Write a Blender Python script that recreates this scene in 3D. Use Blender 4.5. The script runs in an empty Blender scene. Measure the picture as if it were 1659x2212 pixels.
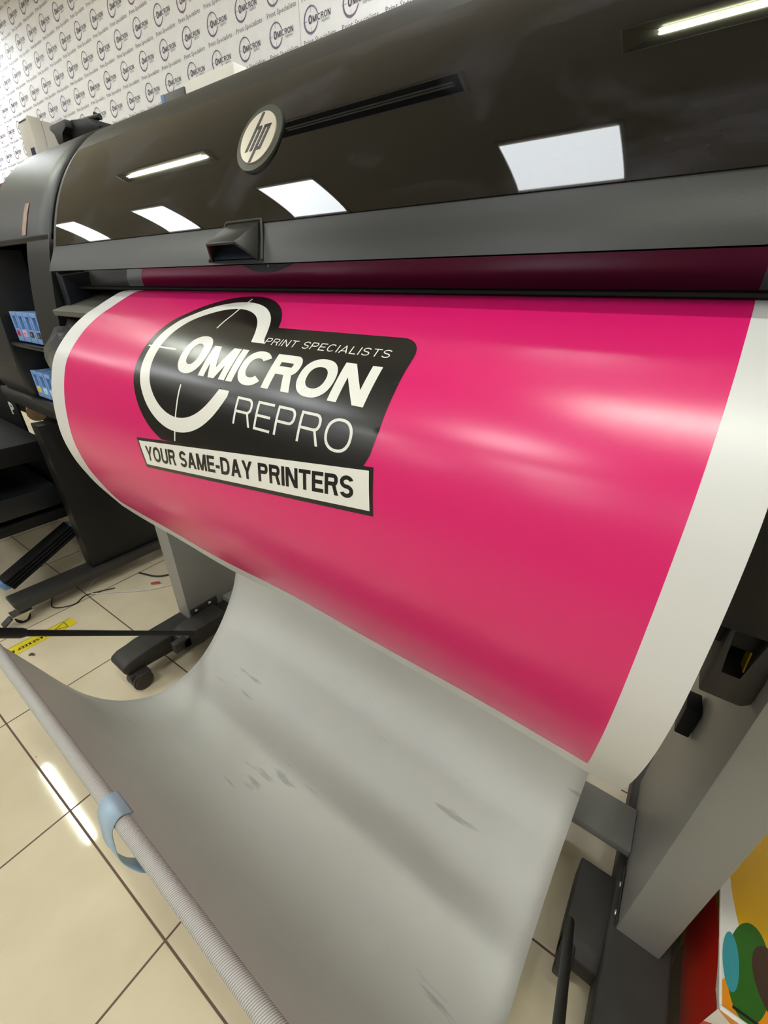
import bpy, bmesh, math, random
from mathutils import Vector, Matrix
random.seed(5)
C = bpy.context.scene.collection
PI = math.pi

# ------------------------------------------------------------------ materials
def srgb(r, g, b):
    f = lambda c: (c/255/12.92) if c/255 <= .04045 else ((c/255+.055)/1.055)**2.4
    return (f(r), f(g), f(b), 1)

def mat(name, col, rough=.5, metal=0, spec=.5, coat=0, coat_rough=.05, emit=None, strength=0, trans=0, ior=1.5,
        noise=None, bump=None, rnoise=None):
    m = bpy.data.materials.new(name); m.use_nodes = True
    nt = m.node_tree; b = nt.nodes['Principled BSDF']
    b.inputs['Base Color'].default_value = col
    b.inputs['Roughness'].default_value = rough
    b.inputs['Metallic'].default_value = metal
    b.inputs['Specular IOR Level'].default_value = spec
    b.inputs['Coat Weight'].default_value = coat
    b.inputs['Coat Roughness'].default_value = coat_rough
    b.inputs['Transmission Weight'].default_value = trans
    b.inputs['IOR'].default_value = ior
    if emit:
        b.inputs['Emission Color'].default_value = emit
        b.inputs['Emission Strength'].default_value = strength
    tc = nt.nodes.new('ShaderNodeTexCoord')
    if noise:       # (scale, amount, detail) -> value variation of the base colour
        n = nt.nodes.new('ShaderNodeTexNoise'); n.inputs['Scale'].default_value = noise[0]; n.inputs['Detail'].default_value = noise[2]
        nt.links.new(tc.outputs['Object'], n.inputs['Vector'])
        mr = nt.nodes.new('ShaderNodeMapRange'); mr.inputs['From Min'].default_value = .3; mr.inputs['From Max'].default_value = .7
        mr.inputs['To Min'].default_value = 1-noise[1]; mr.inputs['To Max'].default_value = 1+noise[1]
        nt.links.new(n.outputs['Fac'], mr.inputs['Value'])
        mx = nt.nodes.new('ShaderNodeVectorMath'); mx.operation = 'SCALE'
        mx.inputs[0].default_value = col[:3]
        nt.links.new(mr.outputs['Result'], mx.inputs['Scale'])
        nt.links.new(mx.outputs['Vector'], b.inputs['Base Color'])
    if rnoise:      # (scale, lo, hi) roughness variation: smudges
        n = nt.nodes.new('ShaderNodeTexNoise'); n.inputs['Scale'].default_value = rnoise[0]; n.inputs['Detail'].default_value = 5
        nt.links.new(tc.outputs['Object'], n.inputs['Vector'])
        mr = nt.nodes.new('ShaderNodeMapRange'); mr.inputs['From Min'].default_value = .45; mr.inputs['From Max'].default_value = .75
        mr.inputs['To Min'].default_value = rnoise[1]; mr.inputs['To Max'].default_value = rnoise[2]
        nt.links.new(n.outputs['Fac'], mr.inputs['Value']); nt.links.new(mr.outputs['Result'], b.inputs['Roughness'])
    if bump:        # (scale, strength, distance)
        n = nt.nodes.new('ShaderNodeTexNoise'); n.inputs['Scale'].default_value = bump[0]; n.inputs['Detail'].default_value = 3
        nt.links.new(tc.outputs['Object'], n.inputs['Vector'])
        bp = nt.nodes.new('ShaderNodeBump'); bp.inputs['Strength'].default_value = bump[1]; bp.inputs['Distance'].default_value = bump[2]
        nt.links.new(n.outputs['Fac'], bp.inputs['Height']); nt.links.new(bp.outputs['Normal'], b.inputs['Normal'])
    return m

M = {}
M['shell'] = mat('satin_charcoal_plastic', srgb(34, 34, 33), .42, spec=.40, noise=(9, .05, 3), bump=(900, .12, .0004))
M['shell_dark'] = mat('dark_plastic', srgb(24, 25, 28), .42, bump=(800, .1, .0004))
M['glass'] = mat('smoked_glossy_panel', srgb(10, 10, 11), .02, spec=.48, rnoise=(3.2, .012, .03))
def haze(m, scale, col):
    nt = m.node_tree; b = nt.nodes['Principled BSDF']
    tc = nt.nodes.new('ShaderNodeTexCoord'); mp = nt.nodes.new('ShaderNodeMapping'); mp.inputs['Scale'].default_value = (1, 1.6, 2.2)
    mp.inputs['Rotation'].default_value = (.3, .5, .1)
    n = nt.nodes.new('ShaderNodeTexNoise'); n.inputs['Scale'].default_value = scale; n.inputs['Detail'].default_value = 7; n.inputs['Distortion'].default_value = .6
    nt.links.new(tc.outputs['Object'], mp.inputs['Vector']); nt.links.new(mp.outputs['Vector'], n.inputs['Vector'])
    cr = nt.nodes.new('ShaderNodeValToRGB'); cr.color_ramp.elements[0].position = .50; cr.color_ramp.elements[0].color = b.inputs['Base Color'].default_value
    cr.color_ramp.elements[1].position = .85; cr.color_ramp.elements[1].color = col
    nt.links.new(n.outputs['Fac'], cr.inputs['Fac']); nt.links.new(cr.outputs['Color'], b.inputs['Base Color'])
haze(M['glass'], 5.5, srgb(70, 70, 80))
M['slotglass'] = mat('polished_black_panel', srgb(88, 86, 92), .03, metal=.9)
M['black'] = mat('matt_black', srgb(6, 6, 7), .6, spec=.35)
M['blackgloss'] = mat('satin_black', srgb(17, 17, 19), .28)
M['column'] = mat('grey_powder_coat', srgb(140, 138, 132), .42, noise=(6, .03, 2), bump=(700, .08, .0003))
M['column_dark'] = mat('dusty_black_plastic', srgb(46, 42, 38), .58, noise=(25, .18, 4))
M['stand_black'] = mat('black_powder_coat', srgb(16, 15, 14), .45, spec=.4, bump=(600, .08, .0003))
M['foot_grey'] = mat('charcoal_powder_coat', srgb(52, 50, 47), .45)
M['silver'] = mat('brushed_silver', srgb(214, 206, 190), .38, metal=.5)
M['screw'] = mat('zinc_screw', srgb(210, 208, 200), .3, metal=1)
M['badge_ring'] = mat('dark_grey_ring', srgb(78, 80, 74), .22)
M['badge_ink'] = mat('badge_letters', srgb(58, 52, 56), .4)
M['tray'] = mat('grey_platen', srgb(92, 89, 82), .4)
M['paper'] = mat('photo_paper_white', srgb(214, 213, 210), .36, spec=.45)
M['pink'] = mat('magenta_print', srgb(217, 24, 106), .27, spec=.62, bump=(1400, .05, .0002))
M['ink'] = mat('black_print', srgb(14, 13, 12), .27, spec=.62, bump=(1400, .05, .0002))
M['white_print'] = mat('unprinted_white', srgb(228, 226, 218), .33, spec=.5)
M['blue'] = mat('light_blue_plastic', srgb(120, 158, 214), .4)
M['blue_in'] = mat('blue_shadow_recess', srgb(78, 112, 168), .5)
M['blue_band'] = mat('pale_blue_elastic', srgb(160, 182, 198), .6)
M['blue_band_in'] = mat('grey_blue_elastic_lining', srgb(62, 88, 100), .6)
M['clear'] = mat('smoky_clear_plastic', srgb(150, 152, 160), .12, trans=.75, ior=1.45)
M['cream'] = mat('off_white_enamel', srgb(218, 212, 203), .4)
M['cream2'] = mat('off_white_panel', srgb(204, 200, 194), .45)
M['labeldark'] = mat('dark_blue_label', srgb(48, 54, 76), .5)
M['card'] = mat('white_card', srgb(232, 226, 216), .6)
M['cardboard'] = mat('brown_cardboard', srgb(150, 120, 84), .8, noise=(40, .25, 4))
M['brown'] = mat('red_brown_trim', srgb(112, 52, 34), .5)
M['cable_w'] = mat('white_cable', srgb(200, 196, 188), .5)
M['cable_b'] = mat('black_cable', srgb(22, 22, 22), .5)
M['red'] = mat('red_tie', srgb(170, 60, 50), .5)
M['tape'] = mat('yellow_tape', srgb(226, 205, 40), .35)
M['tape_ink'] = mat('tape_black', srgb(48, 40, 26), .5)
M['dirt'] = mat('dark_dirt', srgb(80, 68, 58), .8)
M['wall'] = mat('matt_wall_vinyl', srgb(246, 244, 244), .6, noise=(30, .02, 3))
M['ring_ink'] = mat('mauve_ink', srgb(128, 106, 138), .6)
M['word_ink'] = mat('plum_ink', srgb(92, 78, 98), .6)
M['grey_ink'] = mat('grey_mauve_ink', srgb(128, 116, 130), .6)
M['seam'] = mat('seam_grey', srgb(186, 178, 172), .7)
M['wall2'] = mat('cream_paint', srgb(168, 162, 150), .7)
M['ceil'] = mat('ceiling_board', srgb(222, 216, 202), .8)
M['louvre'] = mat('mirror_louvre', srgb(150, 146, 120), .35, metal=.8)
M['louvre_dark'] = mat('unlit_louvre', srgb(30, 30, 34), .3, metal=.4)
M['panel_light'] = mat('light_panel', srgb(255, 252, 244), .5, emit=(.92, .97, 1.0, 1), strength=8.8)
M['panel_fill'] = mat('added_fill_panel', srgb(255, 252, 244), .5, emit=(.92, .97, 1.0, 1), strength=20)  # stronger emission for the added panels that brighten the logo wall
M['tube_light'] = mat('light_tube', srgb(255, 255, 240), .5, emit=(.93, 1, .92, 1), strength=48)
for nm, c in dict(mag=(196, 60, 110), pinkl=(240, 170, 190), blk=(40, 38, 40), yel=(238, 214, 40), cyl=(190, 226, 228)).items():
    M['tag_'+nm] = mat('cartridge_label_'+nm, srgb(*c), .5)
M['sticker'] = mat('yellow_warning', srgb(190, 160, 30), .5)

def stripes(name, c1, c2, scale, axis_mix, rough=.7, bumpd=.0006):
    m = bpy.data.materials.new(name); m.use_nodes = True; nt = m.node_tree; b = nt.nodes['Principled BSDF']
    tc = nt.nodes.new('ShaderNodeTexCoord')
    mp = nt.nodes.new('ShaderNodeMapping'); mp.inputs['Rotation'].default_value = axis_mix
    w = nt.nodes.new('ShaderNodeTexWave'); w.inputs['Scale'].default_value = scale; w.wave_profile = 'SIN'
    nt.links.new(tc.outputs['Object'], mp.inputs['Vector']); nt.links.new(mp.outputs['Vector'], w.inputs['Vector'])
    mx = nt.nodes.new('ShaderNodeMix'); mx.data_type = 'RGBA'
    mx.inputs['A'].default_value = c1; mx.inputs['B'].default_value = c2
    nt.links.new(w.outputs['Fac'], mx.inputs['Factor']); nt.links.new(mx.outputs['Result'], b.inputs['Base Color'])
    bp = nt.nodes.new('ShaderNodeBump'); bp.inputs['Distance'].default_value = bumpd; bp.inputs['Strength'].default_value = .5
    nt.links.new(w.outputs['Fac'], bp.inputs['Height']); nt.links.new(bp.outputs['Normal'], b.inputs['Normal'])
    b.inputs['Roughness'].default_value = rough
    return m
M['sleeve'] = stripes('twill_sleeve', srgb(200, 197, 191), srgb(138, 135, 129), 150, (0, 0, .35))

def fabric_mat():
    m = bpy.data.materials.new('grey_bin_cloth'); m.use_nodes = True; nt = m.node_tree; b = nt.nodes['Principled BSDF']
    tc = nt.nodes.new('ShaderNodeTexCoord')
    n = nt.nodes.new('ShaderNodeTexNoise'); n.inputs['Scale'].default_value = 4; n.inputs['Detail'].default_value = 3
    nt.links.new(tc.outputs['Object'], n.inputs['Vector'])
    cr = nt.nodes.new('ShaderNodeValToRGB')
    cr.color_ramp.elements[0].position = .3; cr.color_ramp.elements[0].color = srgb(208, 206, 198)
    cr.color_ramp.elements[1].position = .75; cr.color_ramp.elements[1].color = srgb(217, 215, 208)
    nt.links.new(n.outputs['Fac'], cr.inputs['Fac'])
    # scuff marks
    mp = nt.nodes.new('ShaderNodeMapping'); mp.inputs['Scale'].default_value = (6, 45, 45); mp.inputs['Rotation'].default_value = (0, 0, .1)
    nt.links.new(tc.outputs['Object'], mp.inputs['Vector'])
    n2 = nt.nodes.new('ShaderNodeTexNoise'); n2.inputs['Scale'].default_value = 1.6; n2.inputs['Detail'].default_value = 8
    nt.links.new(mp.outputs['Vector'], n2.inputs['Vector'])
    n3 = nt.nodes.new('ShaderNodeTexNoise'); n3.inputs['Scale'].default_value = 5.5; n3.inputs['Detail'].default_value = 1
    nt.links.new(tc.outputs['Object'], n3.inputs['Vector'])
    mul = nt.nodes.new('ShaderNodeMath'); mul.operation = 'MULTIPLY'
    nt.links.new(n2.outputs['Fac'], mul.inputs[0]); nt.links.new(n3.outputs['Fac'], mul.inputs[1])
    mr = nt.nodes.new('ShaderNodeMapRange'); mr.inputs['From Min'].default_value = .40; mr.inputs['From Max'].default_value = .47; mr.inputs['To Max'].default_value = .35
    nt.links.new(mul.outputs['Value'], mr.inputs['Value'])
    mx = nt.nodes.new('ShaderNodeMix'); mx.data_type = 'RGBA'; mx.inputs['B'].default_value = srgb(96, 93, 86)
    nt.links.new(mr.outputs['Result'], mx.inputs['Factor']); nt.links.new(cr.outputs['Color'], mx.inputs['A'])
    nt.links.new(mx.outputs['Result'], b.inputs['Base Color'])
    w = nt.nodes.new('ShaderNodeTexNoise'); w.inputs['Scale'].default_value = 900
    nt.links.new(tc.outputs['Object'], w.inputs['Vector'])
    bp = nt.nodes.new('ShaderNodeBump'); bp.inputs['Distance'].default_value = .0004; bp.inputs['Strength'].default_value = .35
    nt.links.new(w.outputs['Fac'], bp.inputs['Height']); nt.links.new(bp.outputs['Normal'], b.inputs['Normal'])
    b.inputs['Roughness'].default_value = .5; b.inputs['Specular IOR Level'].default_value = .35
    return m
M['fabric'] = fabric_mat()

TILE, TROT = .3615, .0302
def floor_mat():
    m = bpy.data.materials.new('glazed_floor_tiles'); m.use_nodes = True; nt = m.node_tree; b = nt.nodes['Principled BSDF']
    N = nt.nodes.new; L = nt.links.new
    tc = N('ShaderNodeTexCoord'); sp = N('ShaderNodeSeparateXYZ'); L(tc.outputs['Object'], sp.inputs[0])
    outs = []; cells = []
    for ax in 'XY':
        d = N('ShaderNodeMath'); d.operation = 'DIVIDE'; d.inputs[1].default_value = TILE; L(sp.outputs[ax], d.inputs[0])
        fl = N('ShaderNodeMath'); fl.operation = 'FLOOR'; L(d.outputs[0], fl.inputs[0]); cells.append(fl)
        pp = N('ShaderNodeMath'); pp.operation = 'PINGPONG'; pp.inputs[1].default_value = .5; L(d.outputs[0], pp.inputs[0])
        outs.append(pp)
    mn = N('ShaderNodeMath'); mn.operation = 'MINIMUM'; L(outs[0].outputs[0], mn.inputs[0]); L(outs[1].outputs[0], mn.inputs[1])
    g = N('ShaderNodeMapRange'); g.inputs['From Min'].default_value = .0042; g.inputs['From Max'].default_value = .0062
    L(mn.outputs[0], g.inputs['Value'])
    cv = N('ShaderNodeCombineXYZ'); L(cells[0].outputs[0], cv.inputs[0]); L(cells[1].outputs[0], cv.inputs[1])
    wn = N('ShaderNodeTexWhiteNoise'); L(cv.outputs[0], wn.inputs['Vector'])
    n = N('ShaderNodeTexNoise'); n.inputs['Scale'].default_value = 7; n.inputs['Detail'].default_value = 5; L(tc.outputs['Object'], n.inputs['Vector'])
    ad = N('ShaderNodeMath'); ad.operation = 'MULTIPLY_ADD'; ad.inputs[1].default_value = .15; L(wn.outputs['Value'], ad.inputs[0]); L(n.outputs['Fac'], ad.inputs[2])
    cr = N('ShaderNodeValToRGB'); cr.color_ramp.elements[0].position = .3; cr.color_ramp.elements[0].color = srgb(208, 193, 162)
    cr.color_ramp.elements[1].position = .85; cr.color_ramp.elements[1].color = srgb(224, 211, 182)
    L(ad.outputs[0], cr.inputs['Fac'])
    # dark specks of dirt
    v = N('ShaderNodeTexVoronoi'); v.inputs['Scale'].default_value = 9; L(tc.outputs['Object'], v.inputs['Vector'])
    vr = N('ShaderNodeMapRange'); vr.inputs['From Min'].default_value = .018; vr.inputs['From Max'].default_value = .035; L(v.outputs['Distance'], vr.inputs['Value'])
    dm = N('ShaderNodeMix'); dm.data_type = 'RGBA'; dm.inputs['A'].default_value = srgb(120, 100, 80); L(vr.outputs['Result'], dm.inputs['Factor']); L(cr.outputs['Color'], dm.inputs['B'])
    mx = N('ShaderNodeMix'); mx.data_type = 'RGBA'; mx.inputs['A'].default_value = srgb(98, 74, 60)
    L(g.outputs['Result'], mx.inputs['Factor']); L(dm.outputs['Result'], mx.inputs['B']); L(mx.outputs['Result'], b.inputs['Base Color'])
    rr = N('ShaderNodeMapRange'); rr.inputs['To Min'].default_value = .7; rr.inputs['To Max'].default_value = .045
    L(g.outputs['Result'], rr.inputs['Value']); L(rr.outputs['Result'], b.inputs['Roughness'])
    bp = N('ShaderNodeBump'); bp.inputs['Distance'].default_value = .0008; bp.inputs['Strength'].default_value = .6
    L(g.outputs['Result'], bp.inputs['Height']); L(bp.outputs['Normal'], b.inputs['Normal'])
    b.inputs['Specular IOR Level'].default_value = .5
    return m
M['floor'] = floor_mat()

def blob_mat(name, base, blobs):
    """flat colour blobs printed on a box: blobs = (u, v, ru, rv, angle, colour) in UV space"""
    m = bpy.data.materials.new(name); m.use_nodes = True; nt = m.node_tree; b = nt.nodes['Principled BSDF']
    N = nt.nodes.new; L = nt.links.new
    uv = N('ShaderNodeUVMap'); uv.uv_map = 'UVMap'
    prev = None
    for (u, v, ru, rv, a, col) in blobs:
        mp = N('ShaderNodeMapping'); mp.vector_type = 'TEXTURE'
        mp.inputs['Location'].default_value = (u, v, 0); mp.inputs['Rotation'].default_value = (0, 0, a); mp.inputs['Scale'].default_value = (ru, rv, 1)
        L(uv.outputs[0], mp.inputs['Vector'])
        ln = N('ShaderNodeVectorMath'); ln.operation = 'LENGTH'; L(mp.outputs[0], ln.inputs[0])
        lt = N('ShaderNodeMath'); lt.operation = 'LESS_THAN'; lt.inputs[1].default_value = 1; L(ln.outputs['Value'], lt.inputs[0])
        mx = N('ShaderNodeMix'); mx.data_type = 'RGBA'; L(lt.outputs[0], mx.inputs['Factor'])
        if prev is None: mx.inputs['A'].default_value = base
        else: L(prev.outputs['Result'], mx.inputs['A'])
        mx.inputs['B'].default_value = col; prev = mx
    L(prev.outputs['Result'], b.inputs['Base Color'])
    b.inputs['Roughness'].default_value = .32
    return m

# ------------------------------------------------------------------ helpers
def link(name, me, mats, parent=None, smooth=None):
    o = bpy.data.objects.new(name, me); C.objects.link(o)
    for m in (mats if isinstance(mats, (list, tuple)) else [mats]): me.materials.append(m)
    if parent: o.parent = parent
    if smooth is not None:
        for p in me.polygons: p.use_smooth = True
        if smooth < 180:
            b = bmesh.new(); b.from_mesh(me)
            for e in b.edges:
                if len(e.link_faces) == 2 and e.calc_face_angle(0) > math.radians(smooth): e.smooth = False
            b.to_mesh(me); b.free()
    return o

def fin(name, bm, mats, parent=None, smooth=35):
    bmesh.ops.recalc_face_normals(bm, faces=bm.faces)
    me = bpy.data.meshes.new(name); bm.to_mesh(me); bm.free()
    return link(name, me, mats, parent, smooth)

def add_box(bm, x0, x1, y0, y1, z0, z1, bev=0, seg=2, mi=0):
    t = bmesh.new(); bmesh.ops.create_cube(t, size=1)
    for v in t.verts:
        v.co = Vector(((x0+x1)/2+v.co.x*(x1-x0), (y0+y1)/2+v.co.y*(y1-y0), (z0+z1)/2+v.co.z*(z1-z0)))
    if bev: bmesh.ops.bevel(t, geom=t.edges[:], offset=bev, segments=seg, affect='EDGES', profile=.5)
    for f in t.faces: f.material_index = mi
    me = bpy.data.meshes.new('t'); t.to_mesh(me); t.free(); bm.from_mesh(me); bpy.data.meshes.remove(me)
    return bm

def box(name, x0, x1, y0, y1, z0, z1, m, parent=None, bev=.002):
    return fin(name, add_box(bmesh.new(), x0, x1, y0, y1, z0, z1, bev), m, parent)

def add_prism(bm, pts, axis, a, b, bev=0, mi=0):
    """closed polygon pts in the two other axes, extruded along axis from a to b"""
    t = bmesh.new()
    def P(p, w): return {'x': (w, p[0], p[1]), 'y': (p[0], w, p[1]), 'z': (p[0], p[1], w)}[axis]
    v0 = [t.verts.new(P(p, a)) for p in pts]; v1 = [t.verts.new(P(p, b)) for p in pts]
    n = len(pts)
    t.faces.new(v0[::-1]); t.faces.new(v1)
    for i in range(n): t.faces.new((v0[i], v0[(i+1) % n], v1[(i+1) % n], v1[i]))
    if bev:
        bmesh.ops.bevel(t, geom=t.edges[:], offset=bev, segments=2, affect='EDGES', profile=.5)
    for f in t.faces: f.material_index = mi
    me = bpy.data.meshes.new('t'); t.to_mesh(me); t.free(); bm.from_mesh(me); bpy.data.meshes.remove(me)
    return bm

def add_tube(bm, pts, r, n=12, mi=0, caps=True):
    pts = [Vector(p) for p in pts]; rings = []
    up = Vector((.13, .31, .94)).normalized()
    for i, p in enumerate(pts):
        d = (pts[min(i+1, len(pts)-1)]-pts[max(i-1, 0)]).normalized()
        a = d.cross(up)
        if a.length < .05: a = d.cross(Vector((1, 0, 0)))
        a.normalize(); b = d.cross(a)
        rr = r[i] if isinstance(r, (list, tuple)) else r
        rings.append([bm.verts.new(p+(a*math.cos(2*PI*k/n)+b*math.sin(2*PI*k/n))*rr) for k in range(n)])
    for i in range(len(rings)-1):
        for k in range(n):
            f = bm.faces.new((rings[i][k], rings[i][(k+1) % n], rings[i+1][(k+1) % n], rings[i+1][k])); f.material_index = mi
    if caps:
        bm.faces.new(rings[0][::-1]).material_index = mi; bm.faces.new(rings[-1]).material_index = mi
    return bm

def crom(P, n=10):
    P = [Vector(p) for p in P]; Q = [2*P[0]-P[1]]+P+[2*P[-1]-P[-2]]; out = []
    for i in range(1, len(Q)-2):
        for k in range(n):
            t = k/n
            out.append(.5*(2*Q[i]+(-Q[i-1]+Q[i+1])*t+(2*Q[i-1]-5*Q[i]+4*Q[i+1]-Q[i+2])*t*t+(-Q[i-1]+3*Q[i]-3*Q[i+1]+Q[i+2])*t**3))
    out.append(P[-1]); return out

def empty(name, loc=(0, 0, 0)):
    o = bpy.data.objects.new(name, None); C.objects.link(o); o.location = loc; o.empty_display_size = .05
    return o
ROOTS = []
def tag(o, label, cat, group=None, kind=None):
    o['label'] = label; o['category'] = cat
    if group: o['group'] = group
    if kind: o['kind'] = kind
    return o
def thing(name, label, cat, loc=(0, 0, 0), group=None):
    o = empty(name, loc); tag(o, label, cat, group); ROOTS.append(o); return o
def settle():
    """children were modelled in world coordinates: keep them there under their empties"""
    for r in ROOTS:
        for ch in r.children:
            ch.matrix_parent_inverse = Matrix.Translation(-r.location)

FONTRES = 3
def text_bm(s, rect, bold=0, rot=0, z=0, res=FONTRES, spacing=1.0):
    """flat text mesh fitted to rect (x0,x1,y0,y1) of the unrotated frame, y up"""
    cu = bpy.data.curves.new('t', 'FONT'); cu.body = s; cu.size = 1; cu.resolution_u = res; cu.offset = bold; cu.space_character = spacing
    o = bpy.data.objects.new('t', cu); C.objects.link(o)
    dg = bpy.context.evaluated_depsgraph_get(); dg.update()
    me = bpy.data.meshes.new_from_object(o.evaluated_get(dg))
    bm = bmesh.new(); bm.from_mesh(me)
    bpy.data.objects.remove(o); bpy.data.curves.remove(cu); bpy.data.meshes.remove(me)
    xs = [v.co.x for v in bm.verts]; ys = [v.co.y for v in bm.verts]
    sx = (rect[1]-rect[0])/(max(xs)-min(xs)); sy = (rect[3]-rect[2])/(max(ys)-min(ys)); mx, my = min(xs), min(ys)
    c, sn = math.cos(rot), math.sin(rot)
    for v in bm.verts:
        x = (v.co.x-mx)*sx; y = (v.co.y-my)*sy
        v.co = Vector((rect[0]+x*c-y*sn, rect[2]+x*sn+y*c, z))
    return bm
def merge(bm, other, mi=0):
    for f in other.faces: f.material_index = mi
    me = bpy.data.meshes.new('t'); other.to_mesh(me); other.free(); bm.from_mesh(me); bpy.data.meshes.remove(me)
def add_poly(bm, pts, z, mi=0):
    t = bmesh.new(); t.faces.new([t.verts.new((p[0], p[1], z)) for p in pts])
    bmesh.ops.triangulate(t, faces=t.faces[:]); merge(bm, t, mi)
def add_band(bm, outer, inner, z, mi=0):
    t = bmesh.new(); a = [t.verts.new((p[0], p[1], z)) for p in outer]; b = [t.verts.new((p[0], p[1], z)) for p in inner]
    for i in range(len(a)-1): t.faces.new((a[i], a[i+1], b[i+1], b[i]))
    merge(bm, t, mi)

# plain grotesque capitals built from strokes
GW = dict(O=.80, M=.86, C=.76, R=.72, N=.73, P=.68, E=.63, S=.68, T=.68, L=.58, A=.78, Y=.76, U=.71, D=.73)
GW['K'] = .72; GW['-'] = .34; GW[' '] = .26
def letter(ch, w, t, q=6):
    """quads of one capital in a w x 1 box, stroke width t"""
    h = t/2; Q = []; tv = t*.86
    def rect(a, b, c, d): Q.append([(a, c), (b, c), (b, d), (a, d)])
    def diag(xa, xb, td=None):
        td = td or t*1.12; Q.append([(xa, 0), (xa+td, 0), (xb+td, 1), (xb, 1)])
    def band(O, I):
        for k in range(len(O)-1): Q.append([O[k], O[k+1], I[k+1], I[k]])
    def se(cx, cy, rx, ry, a0, a1, n):
        P = []
        for k in range(n+1):
            a = math.radians(a0+(a1-a0)*k/n); c, s = math.cos(a), math.sin(a)
            P.append((cx+rx*math.copysign(abs(c)**.88, c), cy+ry*math.copysign(abs(s)**.88, s)))
        return P
    def bowl(x0, x1, y0, y1):
        r = min((y1-y0)/2, (x1-x0)*.62); rect(x0, x1-r, y1-tv, y1); rect(x0, x1-r, y0, y0+tv)
        cy = (y0+y1)/2
        band(se(x1-r, cy, r, (y1-y0)/2, -90, 90, 2*q), se(x1-r, cy, r-t, (y1-y0)/2-tv, -90, 90, 2*q))
    if ch == 'O': band(se(w/2, .5, w/2, .515, 0, 360, 5*q), se(w/2, .5, w/2-t, .515-tv, 0, 360, 5*q))
    elif ch == 'C': band(se(w/2, .5, w/2, .515, 38, 322, 4*q), se(w/2, .5, w/2-t, .515-tv, 46, 314, 4*q))
    elif ch == 'D': rect(0, t, 0, 1); bowl(t*.5, w, 0, 1)
    elif ch in 'PR':
        rect(0, t, 0, 1); bowl(t*.5, w*(.98 if ch == 'P' else .96), .43, 1)
        if ch == 'R': Q.append([(w-t*1.08, 0), (w, 0), (w*.80, .47), (w*.80-t*1.0, .47)])
    elif ch == 'I': rect(0, t, 0, 1)
    elif ch == 'E': rect(0, t, 0, 1); rect(0, w, 0, tv); rect(0, w, 1-tv, 1); rect(0, w*.92, .5-tv*.45, .5+tv*.55)
    elif ch == 'K':
        rect(0, t, 0, 1); Q.append([(w-t*1.3, 0), (w, 0), (t*1.5, .62), (t*.9, .38)]); Q.append([(t*.8, .30), (t*.8, .58), (w-t*1.25, 1), (w, 1)])
    elif ch == 'L': rect(0, t, 0, 1); rect(0, w, 0, tv)
    elif ch == 'T': rect(w/2-h, w/2+h, 0, 1); rect(0, w, 1-tv, 1)
    elif ch == 'N': rect(0, t, 0, 1); rect(w-t, w, 0, 1); Q.append([(w-t*1.15, 0), (w, 0), (t*1.15, 1), (0, 1)])
    elif ch == 'M':
        rect(0, t, 0, 1); rect(w-t, w, 0, 1)
        Q.append([(w/2-t*.5, 0), (w/2+t*.5, 0), (t*1.2, 1), (0, 1)]); Q.append([(w/2-t*.5, 0), (w/2+t*.5, 0), (w, 1), (w-t*1.2, 1)])
    elif ch == 'A':
        Q.append([(0, 0), (t*1.1, 0), (w/2+t*.55, 1), (w/2-t*.55, 1)]); Q.append([(w-t*1.1, 0), (w, 0), (w/2+t*.55, 1), (w/2-t*.55, 1)])
        rect(w*.22, w*.78, .22, .22+tv)
    elif ch == 'Y':
        rect(w/2-h, w/2+h, 0, .45); Q.append([(w/2-h, .40), (w/2+h, .40), (t*1.12, 1), (0, 1)]); Q.append([(w/2-h, .40), (w/2+h, .40), (w, 1), (w-t*1.12, 1)])
    elif ch == 'U':
        rect(0, t, .36, 1); rect(w-t, w, .36, 1); band(se(w/2, .36, w/2, .375, 180, 360, 3*q), se(w/2, .36, w/2-t, .375-tv, 180, 360, 3*q))
    elif ch == 'S':
        rv_, rh = (1.03-tv)/4, (w-t)/2; top_, bot_ = 1.015-tv/2-rv_, -.015+tv/2+rv_
        def pts(o):
            P = []
            for k in range(3*q+1):
                a = math.radians(18+(270-18)*k/(3*q)); P.append((w/2+(rh+o*h)*math.cos(a), top_+(rv_+o*tv/2)*math.sin(a)))
            for k in range(1, 3*q+1):
                a = math.radians(90+(-162-90)*k/(3*q)); P.append((w/2+(rh-o*h)*math.cos(a), bot_+(rv_-o*tv/2)*math.sin(a)))
            return P
        band(pts(1), pts(-1))
    elif ch == '-': rect(0, w, .30, .30+tv)
    return Q
def caps_bm(s, rect, t=.2, gap=.1, rot=0, q=6, space=None):
    H = rect[3]-rect[2]; W = (rect[1]-rect[0])/H
    nat = sum(t if c == 'I' else (space or GW[c]) if c == ' ' else GW[c] for c in s); fixed = sum(t for c in s if c == 'I')
    k = (W-gap*(len(s)-1)-fixed)/(nat-fixed)
    bm = bmesh.new(); x = 0; c_, s_ = math.cos(rot), math.sin(rot)
    for ch in s:
        w = t if ch == 'I' else ((space or GW[' ']) if ch == ' ' else GW[ch])*k
        for P in letter(ch, w, t, q) if ch != ' ' else ():
            vs = []
            ar = sum(P[i][0]*P[(i+1) % 4][1]-P[(i+1) % 4][0]*P[i][1] for i in range(4))
            for (a, b) in (P if ar > 0 else P[::-1]):
                a, b = (x+a)*H, b*H; vs.append(bm.verts.new((rect[0]+a*c_-b*s_, rect[2]+a*s_+b*c_, 0)))
            bm.faces.new(vs)
        x += w+gap
    for k, f_ in enumerate(bm.faces):
        for v in f_.verts: v.co.z = 3+.22*(k % 4)
    return bm

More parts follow.
